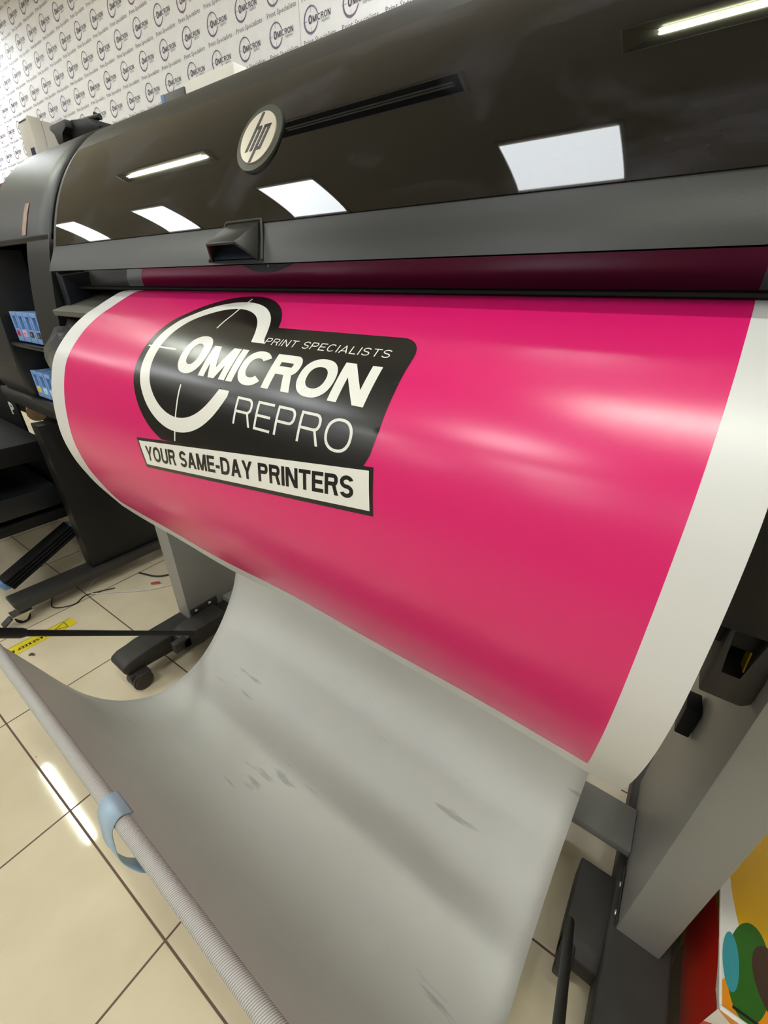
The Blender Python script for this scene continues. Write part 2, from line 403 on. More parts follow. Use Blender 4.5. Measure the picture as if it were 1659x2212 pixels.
# ------------------------------------------------------------------ the room
YW, HC = 1.75, 2.7
RX0, RX1, RY0 = -8.5, 3.5, -5.0
def structure(o, label=None):
    o['kind'] = 'structure'
    if label: o['label'] = label
    return o
bm = bmesh.new()
for p in ((-10, -6), (6, -6), (6, 4), (-10, 4)): bm.verts.new((p[0], p[1], 0))
bm.verts.ensure_lookup_table(); bm.faces.new(bm.verts[:])
fl = fin('floor', bm, M['floor'], None, None); fl.location = (-.829, .002, 0); fl.rotation_euler = (0, 0, TROT)
structure(fl, 'glossy cream tiled floor with dark grout lines')
wb = structure(box('wall_back', RX0, RX1, YW, YW+.1, 0, HC, M['wall'], None, 0), 'white wall papered with a repeated company logo')
structure(box('wall_left', RX0-.1, RX0, RY0, YW+.1, 0, HC, M['wall2'], None, 0), 'plain cream wall')
structure(box('wall_right', RX1, RX1+.1, RY0, YW+.1, 0, HC, M['wall2'], None, 0), 'plain cream wall')
structure(box('wall_front', RX0, RX1, RY0-.1, RY0, 0, HC, M['wall2'], None, 0), 'plain cream wall')
structure(box('ceiling', RX0, RX1, RY0, YW, HC, HC+.08, M['ceil'], None, 0), 'pale suspended ceiling')

# printed wallpaper: one repeat of the pattern, repeated in a single mesh
def arc(cx, cy, r, a0, a1, n, sy=1): return [(cx+r*math.cos(math.radians(a0+(a1-a0)*k/n)), cy+sy*r*math.sin(math.radians(a0+(a1-a0)*k/n))) for k in range(n+1)]
rep = bmesh.new()
R_ = .040
o_ = arc(0, 0, R_, 14, 341, 26)
i_ = [(p[0]*.86+.0012, p[1]*.86+.0012) for p in o_]
add_band(rep, o_, i_, 0, 0)
for a, b in (((-.0006, .020), (.0006, .045)), ((-.0006, -.045), (.0006, -.020)), ((-.043, -.0006), (-.020, .0006))):
    add_poly(rep, [(a[0], a[1]), (b[0], a[1]), (b[0], b[1]), (a[0], b[1])], 0, 0)
merge(rep, caps_bm('O', (-.014, .006, -.011, .0135), .26, q=3), 1)
merge(rep, caps_bm('MICRON', (.009, .104, -.009, .0092), .2, .12, q=2), 1)
merge(rep, caps_bm('REPRO', (.058, .098, -.0195, -.0120), .15, .14, q=1), 2)
merge(rep, text_bm('Print Specialists', (-.045, .128, .052, .073), .006, res=1), 2)
PX, PZ = .2048, .1236
rv = [v.co.copy() for v in rep.verts]; rep.verts.index_update()
rf = [([v.index for v in f.verts], f.material_index) for f in rep.faces]; rep.free()
V, F, MI = [], [], []
x_ref, z_ref = -.919*YW-.02, 1+.537*YW
for j in range(-3, 9):
    for i in range(-18, 9):
        ox, oz = x_ref+i*PX, z_ref+j*PZ
        if oz+.08 > HC or oz-.05 < 1.35: continue
        n0 = len(V)
        V += [(ox+c.x, YW-.0008, oz+c.y) for c in rv]
        F += [[n0+k for k in f] for f, _ in rf]; MI += [mi for _, mi in rf]
me = bpy.data.meshes.new('wallpaper_print'); me.from_pydata(V, [], F)
for p, mi in zip(me.polygons, MI): p.material_index = mi
wp = link('wallpaper_print', me, [M['ring_ink'], M['word_ink'], M['grey_ink']], wb)
box('wallpaper_seam', -.966*YW-.001, -.966*YW+.001, YW-.0006, YW, 0, HC, M['seam'], wb, 0)

# ------------------------------------------------------------------ ceiling lights
def panel_light(cx, cy, label, lm='panel_light'):
    t = thing('ceiling_light_panel', label, 'ceiling light', (cx, cy, HC), 'recessed light panels')
    s = .25
    b = bmesh.new()
    for (a0, a1, b0, b1) in ((-s-.018, s+.018, -s-.018, -s), (-s-.018, s+.018, s, s+.018), (-s-.018, -s, -s, s), (s, s+.018, -s, s)):
        add_box(b, cx+a0, cx+a1, cy+b0, cy+b1, HC-.012, HC-.001)
    fin('frame', b, M['cream'], t)
    box('diffuser', cx-s, cx+s, cy-s*.86, cy+s*.86, HC-.008, HC-.002, M[lm], t, 0)
pn = ['right of the row', 'above the banner', 'left of the banner', 'far left']
for row, cy in enumerate((-.92, -2.2, -3.6)):  # middle and farthest rows are added out of view for more room light
    for k, cx in enumerate((-.77, -2.45, -4.13, -5.81) if row == 0 else (-.77, -2.45, -4.13, .91, 2.59)):
        panel_light(cx, cy, '%s white ceiling light panel in the %s row' % (('first', 'second', 'third', 'fourth', 'fifth')[k], ('nearest', 'added unseen middle', 'added unseen farthest')[row]))

for cx, w_ in ((-.50, 'first'), (-5.35, 'second')):  # added fill panels without a known source, they lift the logo wall
    panel_light(cx, 1.38, '%s added fill light panel, unseen, brightening the logo wall' % w_, 'panel_fill')

def fixture(cx, cy, lit, label):
    t = thing('louvre_light', label, 'ceiling light', (cx, cy, HC), 'long louvre ceiling lights')
    L2, W2 = .525, .11
    b = bmesh.new()
    for (a0, a1, b0, b1) in ((-L2, L2, -W2-.012, -W2), (-L2, L2, W2, W2+.012), (-L2-.012, -L2, -W2-.012, W2+.012), (L2, L2+.012, -W2-.012, W2+.012)):
        add_box(b, cx+a0, cx+a1, cy+b0, cy+b1, HC-.03, HC-.001)
    fin('housing', b, M['cream'], t)
    b = bmesh.new()
    mm = M['louvre'] if lit else M['louvre_dark']
    y_ = [-W2, -W2*.35, W2*.35, W2]; z_ = [HC-.028, HC-.004, HC-.004, HC-.028]
    for i in range(3):
        v = [b.verts.new(p) for p in ((cx-L2, cy+y_[i], z_[i]), (cx+L2, cy+y_[i], z_[i]), (cx+L2, cy+y_[i+1], z_[i+1]), (cx-L2, cy+y_[i+1], z_[i+1]))]
        b.faces.new(v)
    for sx in (-1, 1):
        v = [b.verts.new(p) for p in ((cx+sx*L2, cy-W2, HC-.028), (cx+sx*L2, cy+W2, HC-.028), (cx+sx*(L2-.12), cy+.0, HC-.006))]
        b.faces.new(v)
    fin('reflector', b, mm, t, None)
    b = bmesh.new()
    for dy in ((-.018, .018) if True else ()):
        add_tube(b, [(cx-L2+.1, cy+dy, HC-.02), (cx+L2-.03, cy+dy, HC-.02)], .012, 10)
    fin('tube', b, M['tube_light'] if lit else M['cream'], t)
fixture(-3.19, .02, True, 'lit louvre light above the left end of the printer')
fixture(-1.55, .10, False, 'unlit louvre light in the middle of its row')
fixture(.05, .06, True, 'lit louvre light above the right end of the printer')

# ------------------------------------------------------------------ the wide-format printer
XL, XR = -1.133, .26
PR = thing('large_format_printer', 'wide black and grey large-format printer on a grey stand, magenta banner coming out of it', 'printer', (-.44, .6, 0))
def hood_y(z):
    t = z-1.1; q = min(1, max(0, (1.071-z)/.044)); q = q*q*(3-2*q)
    return -.007*q+ 6.79537*t**3+.844407*t*t+.35681*t+.423241
def strip(bm, prof, x0, x1, nx=1, mi=0, off=0):
    """extrude an open (y, z) profile along x"""
    rows = []
    for k in range(len(prof)):
        a = prof[max(k-1, 0)]; b = prof[min(k+1, len(prof)-1)]
        t = Vector((b[0]-a[0], b[1]-a[1])).normalized(); n = Vector((-t.y, t.x))
        y, z = prof[k][0]+n.x*off, prof[k][1]+n.y*off
        rows.append([bm.verts.new((x0+(x1-x0)*i/nx, y, z)) for i in range(nx+1)])
    for k in range(len(rows)-1):
        for i in range(nx):
            bm.faces.new((rows[k][i], rows[k][i+1], rows[k+1][i+1], rows[k+1][i])).material_index = mi
    return rows
zs = lambda a, b, n: [a+(b-a)*k/n for k in range(n+1)]
front = [(hood_y(z), z) for z in zs(1.027, 1.264, 26)]
top = [(.556, 1.279), (.585, 1.293), (.62, 1.301), (.67, 1.305), (.78, 1.306), (.85, 1.296), (.875, 1.27), (.88, 1.2), (.88, 1.02)]
hoodp = front+top
GLZ0, GLZ1 = 1.071, 1.236
bm = bmesh.new()
# closed hood body: outer skin with a 6 mm return at the lip
body = hoodp+[(.88, 1.0), (.47, 1.0), (.432, 1.0305), (.402, 1.0285)]
add_prism(bm, body, 'x', -1.121, XR, 0)
hood = fin('hood', bm, M['shell'], PR, 40)
bm = bmesh.new()
gp = [(hood_y(z), z) for z in zs(GLZ0, GLZ1, 30)]
strip(bm, gp, -1.107, XR-.014, 1, 0, .0012)
glass = fin('window_panel', bm, M['glass'], PR, 180); glass['label'] = 'smoked glossy black window panel'
# polished panel under the lip, mirror of the sheet below
bm = bmesh.new()
strip(bm, [(.4305-.0003, 1.001), (.419, 1.0088), (.408, 1.0172), (.3975, 1.0262)], XL+.03, XR, 1)
sg = fin('lower_window', bm, M['slotglass'], PR, 180); sg['label'] = 'polished black strip under the hood lip'
bm = bmesh.new(); add_tube(bm, [(XL+.03, .4335, .9985), (XR, .4335, .9985)], .0032, 8); fin('slot_bar', bm, M['black'], PR)
# latch handle
bm = bmesh.new()
hz0, hz1 = 1.031, 1.0735
y0, y1 = hood_y(hz0)-.001, hood_y(hz1)-.001
A = [(-.572, y0, hz0), (-.472, y0, hz0), (-.489, y1, hz1), (-.551, y1, hz1)]     # base on the hood
Bq = [(-.548, .372, 1.049), (-.491, .372, 1.049)]                                # front top edge
def quad(*p): bm.faces.new([bm.verts.new(q) for q in p])
quad(A[3], A[2], Bq[1], Bq[0]); quad(A[2], A[1], Bq[1]); quad(A[0], A[3], Bq[0])
bmesh.ops.remove_doubles(bm, verts=bm.verts, dist=1e-5)
fr = fin('latch_handle', bm, M['shell'], PR, 50)
md = fr.modifiers.new('s', 'SOLIDIFY'); md.thickness = .004; md = fr.modifiers.new('b', 'BEVEL'); md.width = .0025; md.segments = 2
bm = bmesh.new()
quad((-.566, y0-.001, hz0+.002), (-.478, y0-.001, hz0+.002), (-.494, y1-.002, hz1-.006), (-.546, y1-.002, hz1-.006))
fin('handle_recess', bm, mat('handle_lining', srgb(40, 50, 66), .4), fr)
bm = bmesh.new()
ring = [(-.576, hz0+.0), (-.467, hz0+.0), (-.485, hz1+.0015), (-.554, hz1+.0015)]
for k in range(1, 4):
    p, q = ring[k], ring[(k+1) % 4]
    add_tube(bm, [(p[0], hood_y(p[1])-.001, p[1]), ((p[0]+q[0])/2, hood_y((p[1]+q[1])/2)-.001, (p[1]+q[1])/2), (q[0], hood_y(q[1])-.001, q[1])], .0017, 8)
fin('handle_rim', bm, M['silver'] if False else M['column_dark'], fr)
# badge: a disc laid on the curved window
bc = Vector((-.512, 0, 1.160)); bc.y = hood_y(bc.z)
tz = Vector((0, hood_y(1.18)-hood_y(1.14), .04)).normalized(); nn = Vector((0, -tz.z, tz.y)); ux = Vector((1, 0, 0))
def on_badge(u, v, h): return bc+ux*u+tz*v+nn*h
def badge_mesh(polys, h0, h1):
    b = bmesh.new()
    for P in polys:
        v0 = [b.verts.new(on_badge(p[0], p[1], h0)) for p in P]; v1 = [b.verts.new(on_badge(p[0], p[1], h1)) for p in P]
        n = len(P); b.faces.new(v1); b.faces.new(v0[::-1])
        for i in range(n): b.faces.new((v0[i], v0[(i+1) % n], v1[(i+1) % n], v1[i]))
    return b
bd = fin('brand_badge', badge_mesh([arc(0, 0, .039, 0, 360-7.5, 47)], -.004, .0032), M['badge_ring'], PR, 40)
bs = .0305
fin('badge_disc', badge_mesh([arc(0, 0, bs, 0, 360-7.5, 47)], .001, .0048), M['silver'], bd, 40)
def sl(y): return .36*y          # slant of the letters
def bar(x0, x1, ya, yb): return [(bs*(x0+sl(ya)), bs*ya), (bs*(x1+sl(ya)), bs*ya), (bs*(x1+sl(yb)), bs*yb), (bs*(x0+sl(yb)), bs*yb)]
w = .15
polys = [bar(-.40, -.40+w, -.52, .95), bar(-.40, -.02, .30, .42), bar(-.13, -.13+w, -.52, .36),
         bar(.13, .13+w, -.97, .42), bar(.13, .52, .30, .42), bar(.38, .38+w, -.50, .42), bar(.13, .52, -.52, -.40)]
fin('badge_letters', badge_mesh(polys, .003, .0052), M['badge_ink'], bd, None)

# left end cover: shell with a rounded outer end, an arm down the front, a post and a tub
bm = bmesh.new()
mprof = [(hood_y(z)-.002, z) for z in zs(1.085, 1.264, 18)]+[(p[0]-.001, p[1]+.002) for p in top]
cy, cz = .68, 1.10
xs_ = [-1.1375]+[-1.145]+zs(-1.16, -1.60, 8)+[-1.70+.12*math.cos(math.radians(a)) for a in range(30, 91, 10)]
xs_ = [-1.139, -1.145, -1.20, -1.28, -1.36, -1.44]+[-1.50-.15*math.sin(math.radians(a)) for a in range(0, 91, 10)]
rows = []
for i, x in enumerate(xs_):
    if x > -1.499: s = 0
    else: s = 1-math.sqrt(max(0, 1-((-1.50-x)/.15)**2))
    s2 = .13*s
    if i == 0: s2 = .004
    row = []
    for (y, z) in mprof:
        d = Vector((cy-y, cz-z)); l = d.length or 1
        row.append(bm.verts.new((x, y+d.x/l*s2, z+d.y/l*s2 if z > 1.1 else z)))
    rows.append(row)
for i in range(len(rows)-1):
    for k in range(len(mprof)-1): bm.faces.new((rows[i][k], rows[i+1][k], rows[i+1][k+1], rows[i][k+1]))
bm.faces.new(rows[0]); bm.faces.new(rows[-1][::-1])
es = fin('end_cover', bm, M['shell'], PR, 50)
md = es.modifiers.new('s', 'SOLIDIFY'); md.thickness = .006; md.offset = -1
bm = bmesh.new()
armf = [(p.x, p.y) for p in crom([(hood_y(1.10)-.002, 1.10), (.4105, 1.065), (.4015, 1.027), (.3945, .99), (.388, .95), (.3835, .91), (.3815, .88), (.383, .85)], 3)]
arm = armf+[(.47, .85), (.47, 1.10)]
add_prism(bm, arm, 'x', -1.262, -1.139, .005)
fin('front_arm', bm, M['shell'], PR, 50)
bm = bmesh.new()
postf = [(.412, 1.09), (.408, 1.0), (.404, .90), (.40, .80), (.402, .735), (.42, .70), (.46, .685), (.58, .68), (.58, 1.09)]
add_prism(bm, postf, 'x', -1.86, -1.595, .012)
fin('end_post', bm, M['shell_dark'], PR, 50)
bm = bmesh.new(); add_box(bm, -1.594, -1.262, .525, .80, .716, 1.075, 0); add_box(bm, -1.26, -1.14, .475, .86, .716, 1.075, 0); fin('cartridge_bay', bm, M['black'], PR)
bm = bmesh.new()
quad((-1.594, .415, 1.085), (-1.594, .415, .93), (-1.575, .50, .90), (-1.575, .50, 1.085))
fin('bay_side_wall', bm, M['shell_dark'], PR)
for zz in (.864, .709): box('bay_shelf', -1.60, -1.27, .405, .50, zz-.012, zz-.002, M['blackgloss'], PR, .002)
bm = bmesh.new()
tub = [(.405, .705), (.402, .69), (.412, .655), (.45, .632), (.58, .62), (.86, .62), (.86, .70), (.50, .705)]
add_prism(bm, tub, 'x', -1.88, -1.20, .006)
fin('end_tub', bm, M['shell'], PR, 50)
# strip sticker, worn, on the end cover
bm = bmesh.new()
sp_ = [(hood_y(z)-.0032, z) for z in zs(1.098, 1.158, 6)]
strip(bm, sp_, -1.286, -1.262, 1); st = fin('worn_sticker', bm, mat('worn_sticker_print', srgb(150, 118, 100), .4, noise=(60, .35, 3)), PR)
# body behind the sheet, platen tray, side cheek
bm = bmesh.new()
add_box(bm, XL, XR, .475, .86, .67, .995, .004)
fin('main_body', bm, M['black'], PR)
bm = bmesh.new()
add_prism(bm, [(.376, .956), (.378, .946), (.47, .955), (.47, .9915), (.452, .981)], 'x', XL+.006, XR, .0015)
fin('platen_tray', bm, M['tray'], PR)
box('side_cheek', XL+.002, XL+.03, .405, .475, .957, 1.026, mat('navy_black_plastic', srgb(26, 30, 42), .4), PR, .002)
bm = bmesh.new(); add_prism(bm, [(.376, .90), (.40, .94), (.475, .945), (.475, .72), (.43, .72)], 'x', XL+.004, XR, .002); fin('lower_front_panel', bm, M['black'], PR)
# clear curved guard beside the sheet
bm = bmesh.new()
g = [(-1.02, .935), (-1.115, .888), (-1.132, .876), (-1.136, .862), (-1.128, .846), (-1.09, .815), (-1.0, .79)]
add_prism(bm, [(p[0], p[1]) for p in g], 'y', .335, .362, .006)
fin('clear_guard', bm, M['clear'], PR)
# right end (mostly out of frame)
bm = bmesh.new()
add_prism(bm, [(hood_y(1.05), 1.05)]+hoodp[3:-1]+[(.88, .67), (.45, .67), (.41, .70), (.392, .80), (.395, .95)], 'x', XR+.002, XR+.20, .006)
fin('right_end_cover', bm, M['shell'], PR, 50)
# housing block with recess above the right column
bm = bmesh.new()
hb = [(.103, .607), (.141, .607), (.148, .615), (.148, .70), (.132, .70), (.132, .640), (.110, .640), (.110, .70), (.103, .70)]
add_prism(bm, hb, 'y', .464, .595, .003)
rb = fin('belt_housing', bm, M['column_dark'], PR)
bm = bmesh.new(); add_prism(bm, [(.474, .645), (.492, .642), (.500, .662), (.486, .682)], 'x', .1305, .1318); fin('warning_sticker', bm, M['sticker'], rb, None)
box('cable_clip', .128, .147, .585, .625, .41, .465, M['black'], PR, .002)
box('guide_plate', .118, .135, .50, .58, .725, .76, M['shell_dark'], PR, .003)
box('under_rail', XL+.1, XR, .605, .72, .60, .67, M['black'], PR, .002)

# stand
def stand_side(cx0, cx1, inner, fx0, fx1, hubx0, hubx1, hz, caster_x):
    c = box('column', cx0, cx1, .441, .72, .10, .672, M['column'], PR, .0022)
    bm = bmesh.new()
    footp = [(.228, .075), (.232, .088), (.25, .097), (.30, .100), (.96, .100), (1.0, .09), (1.0, .06), (.93, .045), (.36, .045), (.29, .052), (.235, .058)]
    add_prism(bm, footp, 'x', fx0, fx1, .005)
    f = fin('foot', bm, M['column_dark'], PR, 50)
    for yy in (.262, .96):
        w = bmesh.new()
        t = bmesh.new(); bmesh.ops.create_cone(t, cap_ends=True, segments=28, radius1=.0265, radius2=.0265, depth=.016)
        bmesh.ops.bevel(t, geom=[e for e in t.edges if len(e.link_faces) == 2 and e.calc_face_angle(0) > 1], offset=.003, segments=2, affect='EDGES')
        for sx in (-.017, .017):
            t2 = t.copy()
            for v in t2.verts: v.co = Vector((caster_x+sx+v.co.z, yy+v.co.x, .0268+v.co.y))
            merge(w, t2)
        t.free()
        add_box(w, caster_x-.011, caster_x+.011, yy-.026, yy+.02, .02, .055, .004)
        add_box(w, caster_x-.027, caster_x+.027, yy-.01, yy+.024, .044, .054, .003)
        fin('caster', w, M['column_dark'], f, 40)
    bm = bmesh.new()
    s = 1 if hubx1 > hubx0 else -1
    prof = [(.372, hz-.045), (.376, hz-.012), (.40, hz-.002), (.42, hz), (.518, hz), (.522, hz-.01), (.51, hz-.05), (.43, hz-.058), (.385, hz-.05)]
    add_prism(bm, prof, 'x', min(hubx0, hubx1), max(hubx0, hubx1), .003)
    fl0, fl1 = (hubx0, hubx0+s*.003)
    add_box(bm, min(fl0, fl1), max(fl0, fl1), .445, .535, hz-.01, hz+.022, .001)
    add_box(bm, min(hubx1, hubx1-s*.022), max(hubx1, hubx1-s*.022), .35, .40, hz-.04, hz-.006, .003)
    h = fin('pivot_bracket', bm, M['column_dark'], PR, 50)
    for yy in (.463, .508):
        t = bmesh.new(); bmesh.ops.create_uvsphere(t, u_segments=12, v_segments=8, radius=.0052)
        for v in t.verts: v.co = Vector((fl1+v.co.x*.6, yy+v.co.y, hz+.011+v.co.z))
        fin('screw', t, M['screw'], h, 180)
stand_side(-1.103, -1.039, -1, -1.103, -1.028, -1.0385, -.972, .115, -1.03)
stand_side(.1485, .209, 1, .138, .226, .148, .083, .088, .17)
bm = bmesh.new(); add_box(bm, -1.038, .148, .556, .64, .104, .122, .001)
fin('cross_brace', bm, M['column'], PR)

# ------------------------------------------------------------------ ink cartridges
def cartridge(x, z0, tagm, digit, label):
    w, h, yf = .0415, .074, .418
    t = thing('ink_cartridge', label, 'ink cartridge', (x+w/2, yf, z0), 'light blue ink cartridges')
    b = bmesh.new()
    x0, x1, z1 = x, x+w, z0+h
    # face plate with a finger slot
    sx0, sx1, sz0, sz1 = x0+.009, x1-.007, z0+.032, z1-.011
    for (a0, a1, c0, c1) in ((x0, x1, z0, sz0), (x0, x1, sz1, z1), (x0, sx0, sz0, sz1), (sx1, x1, sz0, sz1)):
        add_box(b, a0, a1, yf, yf+.012, c0, c1, .0012)
    add_box(b, x0+.001, x1-.001, yf+.011, yf+.10, z0+.001, z1-.001, 0)
    fin('shell', b, M['blue'], t)
    b = bmesh.new(); add_prism(b, [(yf+.0105, sz0), (yf+.004, sz0), (yf+.0105, sz1)], 'x', sx0, (sx0+sx1)/2+.004)
    fin('finger_slot', b, M['blue_in'], t, None)
    lb = box('colour_label', x0+.009, x1-.008, yf-.0006, yf+.002, z0+.014, z0+.029, M[tagm], t, .0003)
    tb = text_bm(digit, (x0+.018, x0+.024, z0+.018, z0+.025), .02, res=1)
    for v in tb.verts: v.co = Vector((v.co.x, yf-.0009, v.co.y))
    fin('label_mark', tb, M['black'] if tagm != 'tag_blk' else M['cream'], lb, None)
names = [('tag_mag', 'M', 'pale blue ink cartridge with a magenta label, leftmost in the upper row'),
         ('tag_pinkl', 'm', 'pale blue ink cartridge with a light pink label in the upper row'),
         ('tag_blk', 'K', 'pale blue ink cartridge with a black label beside the light pink one'),
         ('tag_blk', 'k', 'pale blue ink cartridge with a black label half hidden behind the cover arm')]
for k, (tg, d, lb) in enumerate(names): cartridge(-1.557+k*.0475, .866, tg, d, lb)
names = [('tag_yel', 'Y', 'pale blue ink cartridge with a yellow label in the lower row'),
         ('tag_cyl', 'c', 'pale blue ink cartridge with a pale cyan label in the lower row'),
         ('tag_cyl', 'g', 'pale blue ink cartridge mostly hidden behind the edge of the banner')]
for k, (tg, d, lb) in enumerate(names): cartridge(-1.565+k*.0475, .712, tg, d, lb)

# ------------------------------------------------------------------ the banner
BX0, BX1, PXL, PXR = -.8975, .0525, -.845, .0207
PP = crom([(.45, .997), (.42, .993), (.393, .981), (.37, .969), (.346, .956), (.315, .933), (.284, .900), (.268, .868), (.257, .83), (.251, .79), (.250, .755), (.256, .715), (.267, .680), (.280, .648), (.307, .595)], 8)
SS = [0]
for a, b in zip(PP, PP[1:]): SS.append(SS[-1]+(b-a).length)
def banner(x, s, h=0):
    if s <= 0:
        p = Vector((PP[0].x-s, PP[0].y+.0)); t = Vector((-1, 0))
    else:
        s = min(s, SS[-1]); k = max(0, min(len(PP)-2, next((i for i in range(len(SS)-1) if SS[i+1] >= s), len(PP)-2)))
        f = (s-SS[k])/(SS[k+1]-SS[k]); p = PP[k].lerp(PP[k+1], f)
        ta = (PP[k+1]-PP[max(k-1, 0)]).normalized(); tb = (PP[min(k+2, len(PP)-1)]-PP[k]).normalized(); t = ta.lerp(tb, f).normalized()
    n = Vector((t.y, -t.x))
    wv = max(0, s-.25)/.27
    d = .0022*wv*math.sin(x*9+.8)+.0010*wv*math.sin(x*21)
    p = p+n*(h+d)
    return Vector((x, p.x, p.y))
def smooth01(a): return a
BAN = thing('printed_banner', 'large glossy magenta printed sheet with white border curling out of the printer', 'banner', (-.42, .30, .595))
svals = zs(-.09, 0, 4)[:-1]+zs(0, SS[-1]-.036, 60)+zs(SS[-1]-.036, SS[-1], 4)[1:]
xvals = [BX0, (BX0+PXL)/2, PXL]+zs(PXL, PXR, 48)[1:]+[(PXR+BX1)/2, BX1]
bm = bmesh.new()
gv = [[bm.verts.new(banner(x, s)) for x in xvals] for s in svals]
for j in range(len(svals)-1):
    for i in range(len(xvals)-1):
        f = bm.faces.new((gv[j][i], gv[j][i+1], gv[j+1][i+1], gv[j+1][i]))
        pinkf = xvals[i] >= PXL-1e-6 and xvals[i+1] <= PXR+1e-6 and svals[j+1] <= SS[-1]-.036+1e-6
        f.material_index = 1 if pinkf else 0
for f in bm.faces: f.normal_update()
me = bpy.data.meshes.new('sheet'); bm.to_mesh(me); bm.free()
sheet = link('sheet', me, [M['paper'], M['pink']], BAN, 180)

fb = bmesh.new()      # flat artwork: x, y = -s, z = layer
fl_ = lambda L: [(p[0], -p[1]) for p in L]
cx, cs, r = -.512, .1605, .1215
a_start = math.degrees(math.atan2(cs-.105, -.4025-cx))
outl = [(cx+r*math.cos(math.radians(a)), -(cs)+r*math.sin(math.radians(a))) for a in [a_start+(256-a_start)*k/60 for k in range(61)]]
outl += [(-.42, -.268), (-.214, -.2405), (-.2085, -.228), (-.2055, -.205), (-.2065, -.16)]
outl += arc(-.231, -.130, .0245, 0, 90, 8) 
add_poly(fb, outl, 1, 0)
th = math.atan2(.0509, .4059)
def srect(x0, x1, a, b):   # in the slanted strip frame: origin at its upper left corner
    c, s_ = math.cos(th), math.sin(th); o = (-.608, -.2878)
    return [(o[0]+x*c-y*s_, o[1]+x*s_+y*c) for x, y in ((x0, -b), (x1, -b), (x1, -a), (x0, -a))]
add_poly(fb, [(-.608, -.2878), (-.5905, -.3268), (-.1945, -.2795), (-.2020, -.2368)], 1.5, 0)
add_poly(fb, [(-.6028, -.2912), (-.5878, -.3222), (-.1988, -.2757), (-.2060, -.2408)], 2, 1)
# ring, thicker towards the lower left
n = 64; oa, ob = 14, 338
O_, I_ = [], []
for k in range(n+1):
    a = math.radians(oa+(ob-oa)*k/n)
    O_.append((-.512+.1075*math.cos(a), -.1585+.1035*math.sin(a)))
    I_.append((-.5105+.0868*math.cos(a), -.1580+.0862*math.sin(a)))
O_[0] = (-.4043, -.1330); I_[0] = (-.4270, -.1330); O_[-1] = (-.4165, -.199); I_[-1] = (-.4345, -.199)
add_band(fb, O_, I_, 2, 1)
def rectp(x0, x1, s0, s1): return [(x0, -s1), (x1, -s1), (x1, -s0), (x0, -s0)]
for rc in ((-.5112, -.5086, .0464, .1158), (-.5112, -.5086, .2035, .2740), (-.6262, -.5588, .1566, .1592)): add_poly(fb, rectp(*rc), 2.2, 1)
merge(fb, caps_bm('O', (-.5395, -.4870, -.1880, -.1325), .27, q=10), 1)
merge(fb, caps_bm('MICRON', (-.4840, -.2310, -.1882, -.1450), .262, .05, q=8), 1)
merge(fb, caps_bm('PRINT SPECIALISTS', (-.4045, -.2315, -.1340, -.1238), .13, .26, q=3), 1)
merge(fb, caps_bm('REPRO', (-.3985, -.2315, -.2327, -.2025), .105, .19, q=8), 1)
tx = caps_bm('YOUR SAME-DAY PRINTERS', (-.5845, -.5845+.3690, -.3155, -.3155+.0200), .225, .085, rot=th, q=5)
merge(fb, tx, 0)
# lift the text layers by position: text z is 0 -> above everything
for s in zs(.03, .34, 62):
    bmesh.ops.bisect_plane(fb, geom=fb.verts[:]+fb.edges[:]+fb.faces[:], plane_co=(0, -s, 0), plane_no=(0, 1, 0))
for xx in zs(-.64, -.19, 18):
    bmesh.ops.bisect_plane(fb, geom=fb.verts[:]+fb.edges[:]+fb.faces[:], plane_co=(xx, 0, 0), plane_no=(1, 0, 0))
for v in fb.verts: v.co = banner(v.co.x, -v.co.y, .00012+.00010*v.co.z)
me = bpy.data.meshes.new('printed_logo'); fb.to_mesh(me); fb.free()
lg = link('printed_logo', me, [M['ink'], M['white_print']], sheet, 180)
lg['label'] = 'black and white company logo printed on the magenta'

# ------------------------------------------------------------------ the catch bin
BIN = thing('media_catch_bin', 'grey cloth catch basket slung below the banner between two black arms', 'catch bin', (-.42, .30, .06))
bp_ = [(.592, .665), (.585, .55), (.565, .40), (.54, .30), (.511, .223), (.461, .150), (.393, .090), (.328, .062), (.262, .062), (.209, .090), (.165, .130), (.124, .192), (.092, .264), (.067, .338), (.052, .385), (.0425, .412)]
bpp = crom(bp_, 6)
RODY, RODZ, RODR = .034, .42, .0095
bm = bmesh.new()
xb = zs(-.90, .045, 36)
rows = []
for j, p in enumerate(bpp):
    row = []
    for i, x in enumerate(xb):
        w_ = math.sin(PI*min(1, max(0, j/len(bpp))))
        d = .004*w_*math.sin(x*7+j*.05)+.0015*w_*math.sin(x*17)+.0035*w_*math.sin(j*.33+x*1.5)
        row.append(bm.verts.new((x, p.x-d*.5, p.y+d*.3)))
    rows.append(row)
for j in range(len(rows)-1):
    for i in range(len(xb)-1): bm.faces.new((rows[j][i], rows[j][i+1], rows[j+1][i+1], rows[j+1][i]))
me = bpy.data.meshes.new('cloth'); bm.to_mesh(me); bm.free(); cl = link('cloth', me, M['fabric'], BIN, 180)
md = cl.modifiers.new('s', 'SOLIDIFY'); md.thickness = .0012; md.offset = 0
bm = bmesh.new(); add_tube(bm, [(x, RODY, RODZ) for x in zs(-.90, .045, 20)], RODR, 24, caps=True)
sv = fin('rod_sleeve', bm, M['sleeve'], BIN, 60); sv['label'] = 'white twill sleeve round the front rod'
bm = bmesh.new(); add_tube(bm, [(-.968, RODY, RODZ), (.10, RODY, RODZ)], .007, 16); fin('front_rod', bm, M['stand_black'], BIN, 60)
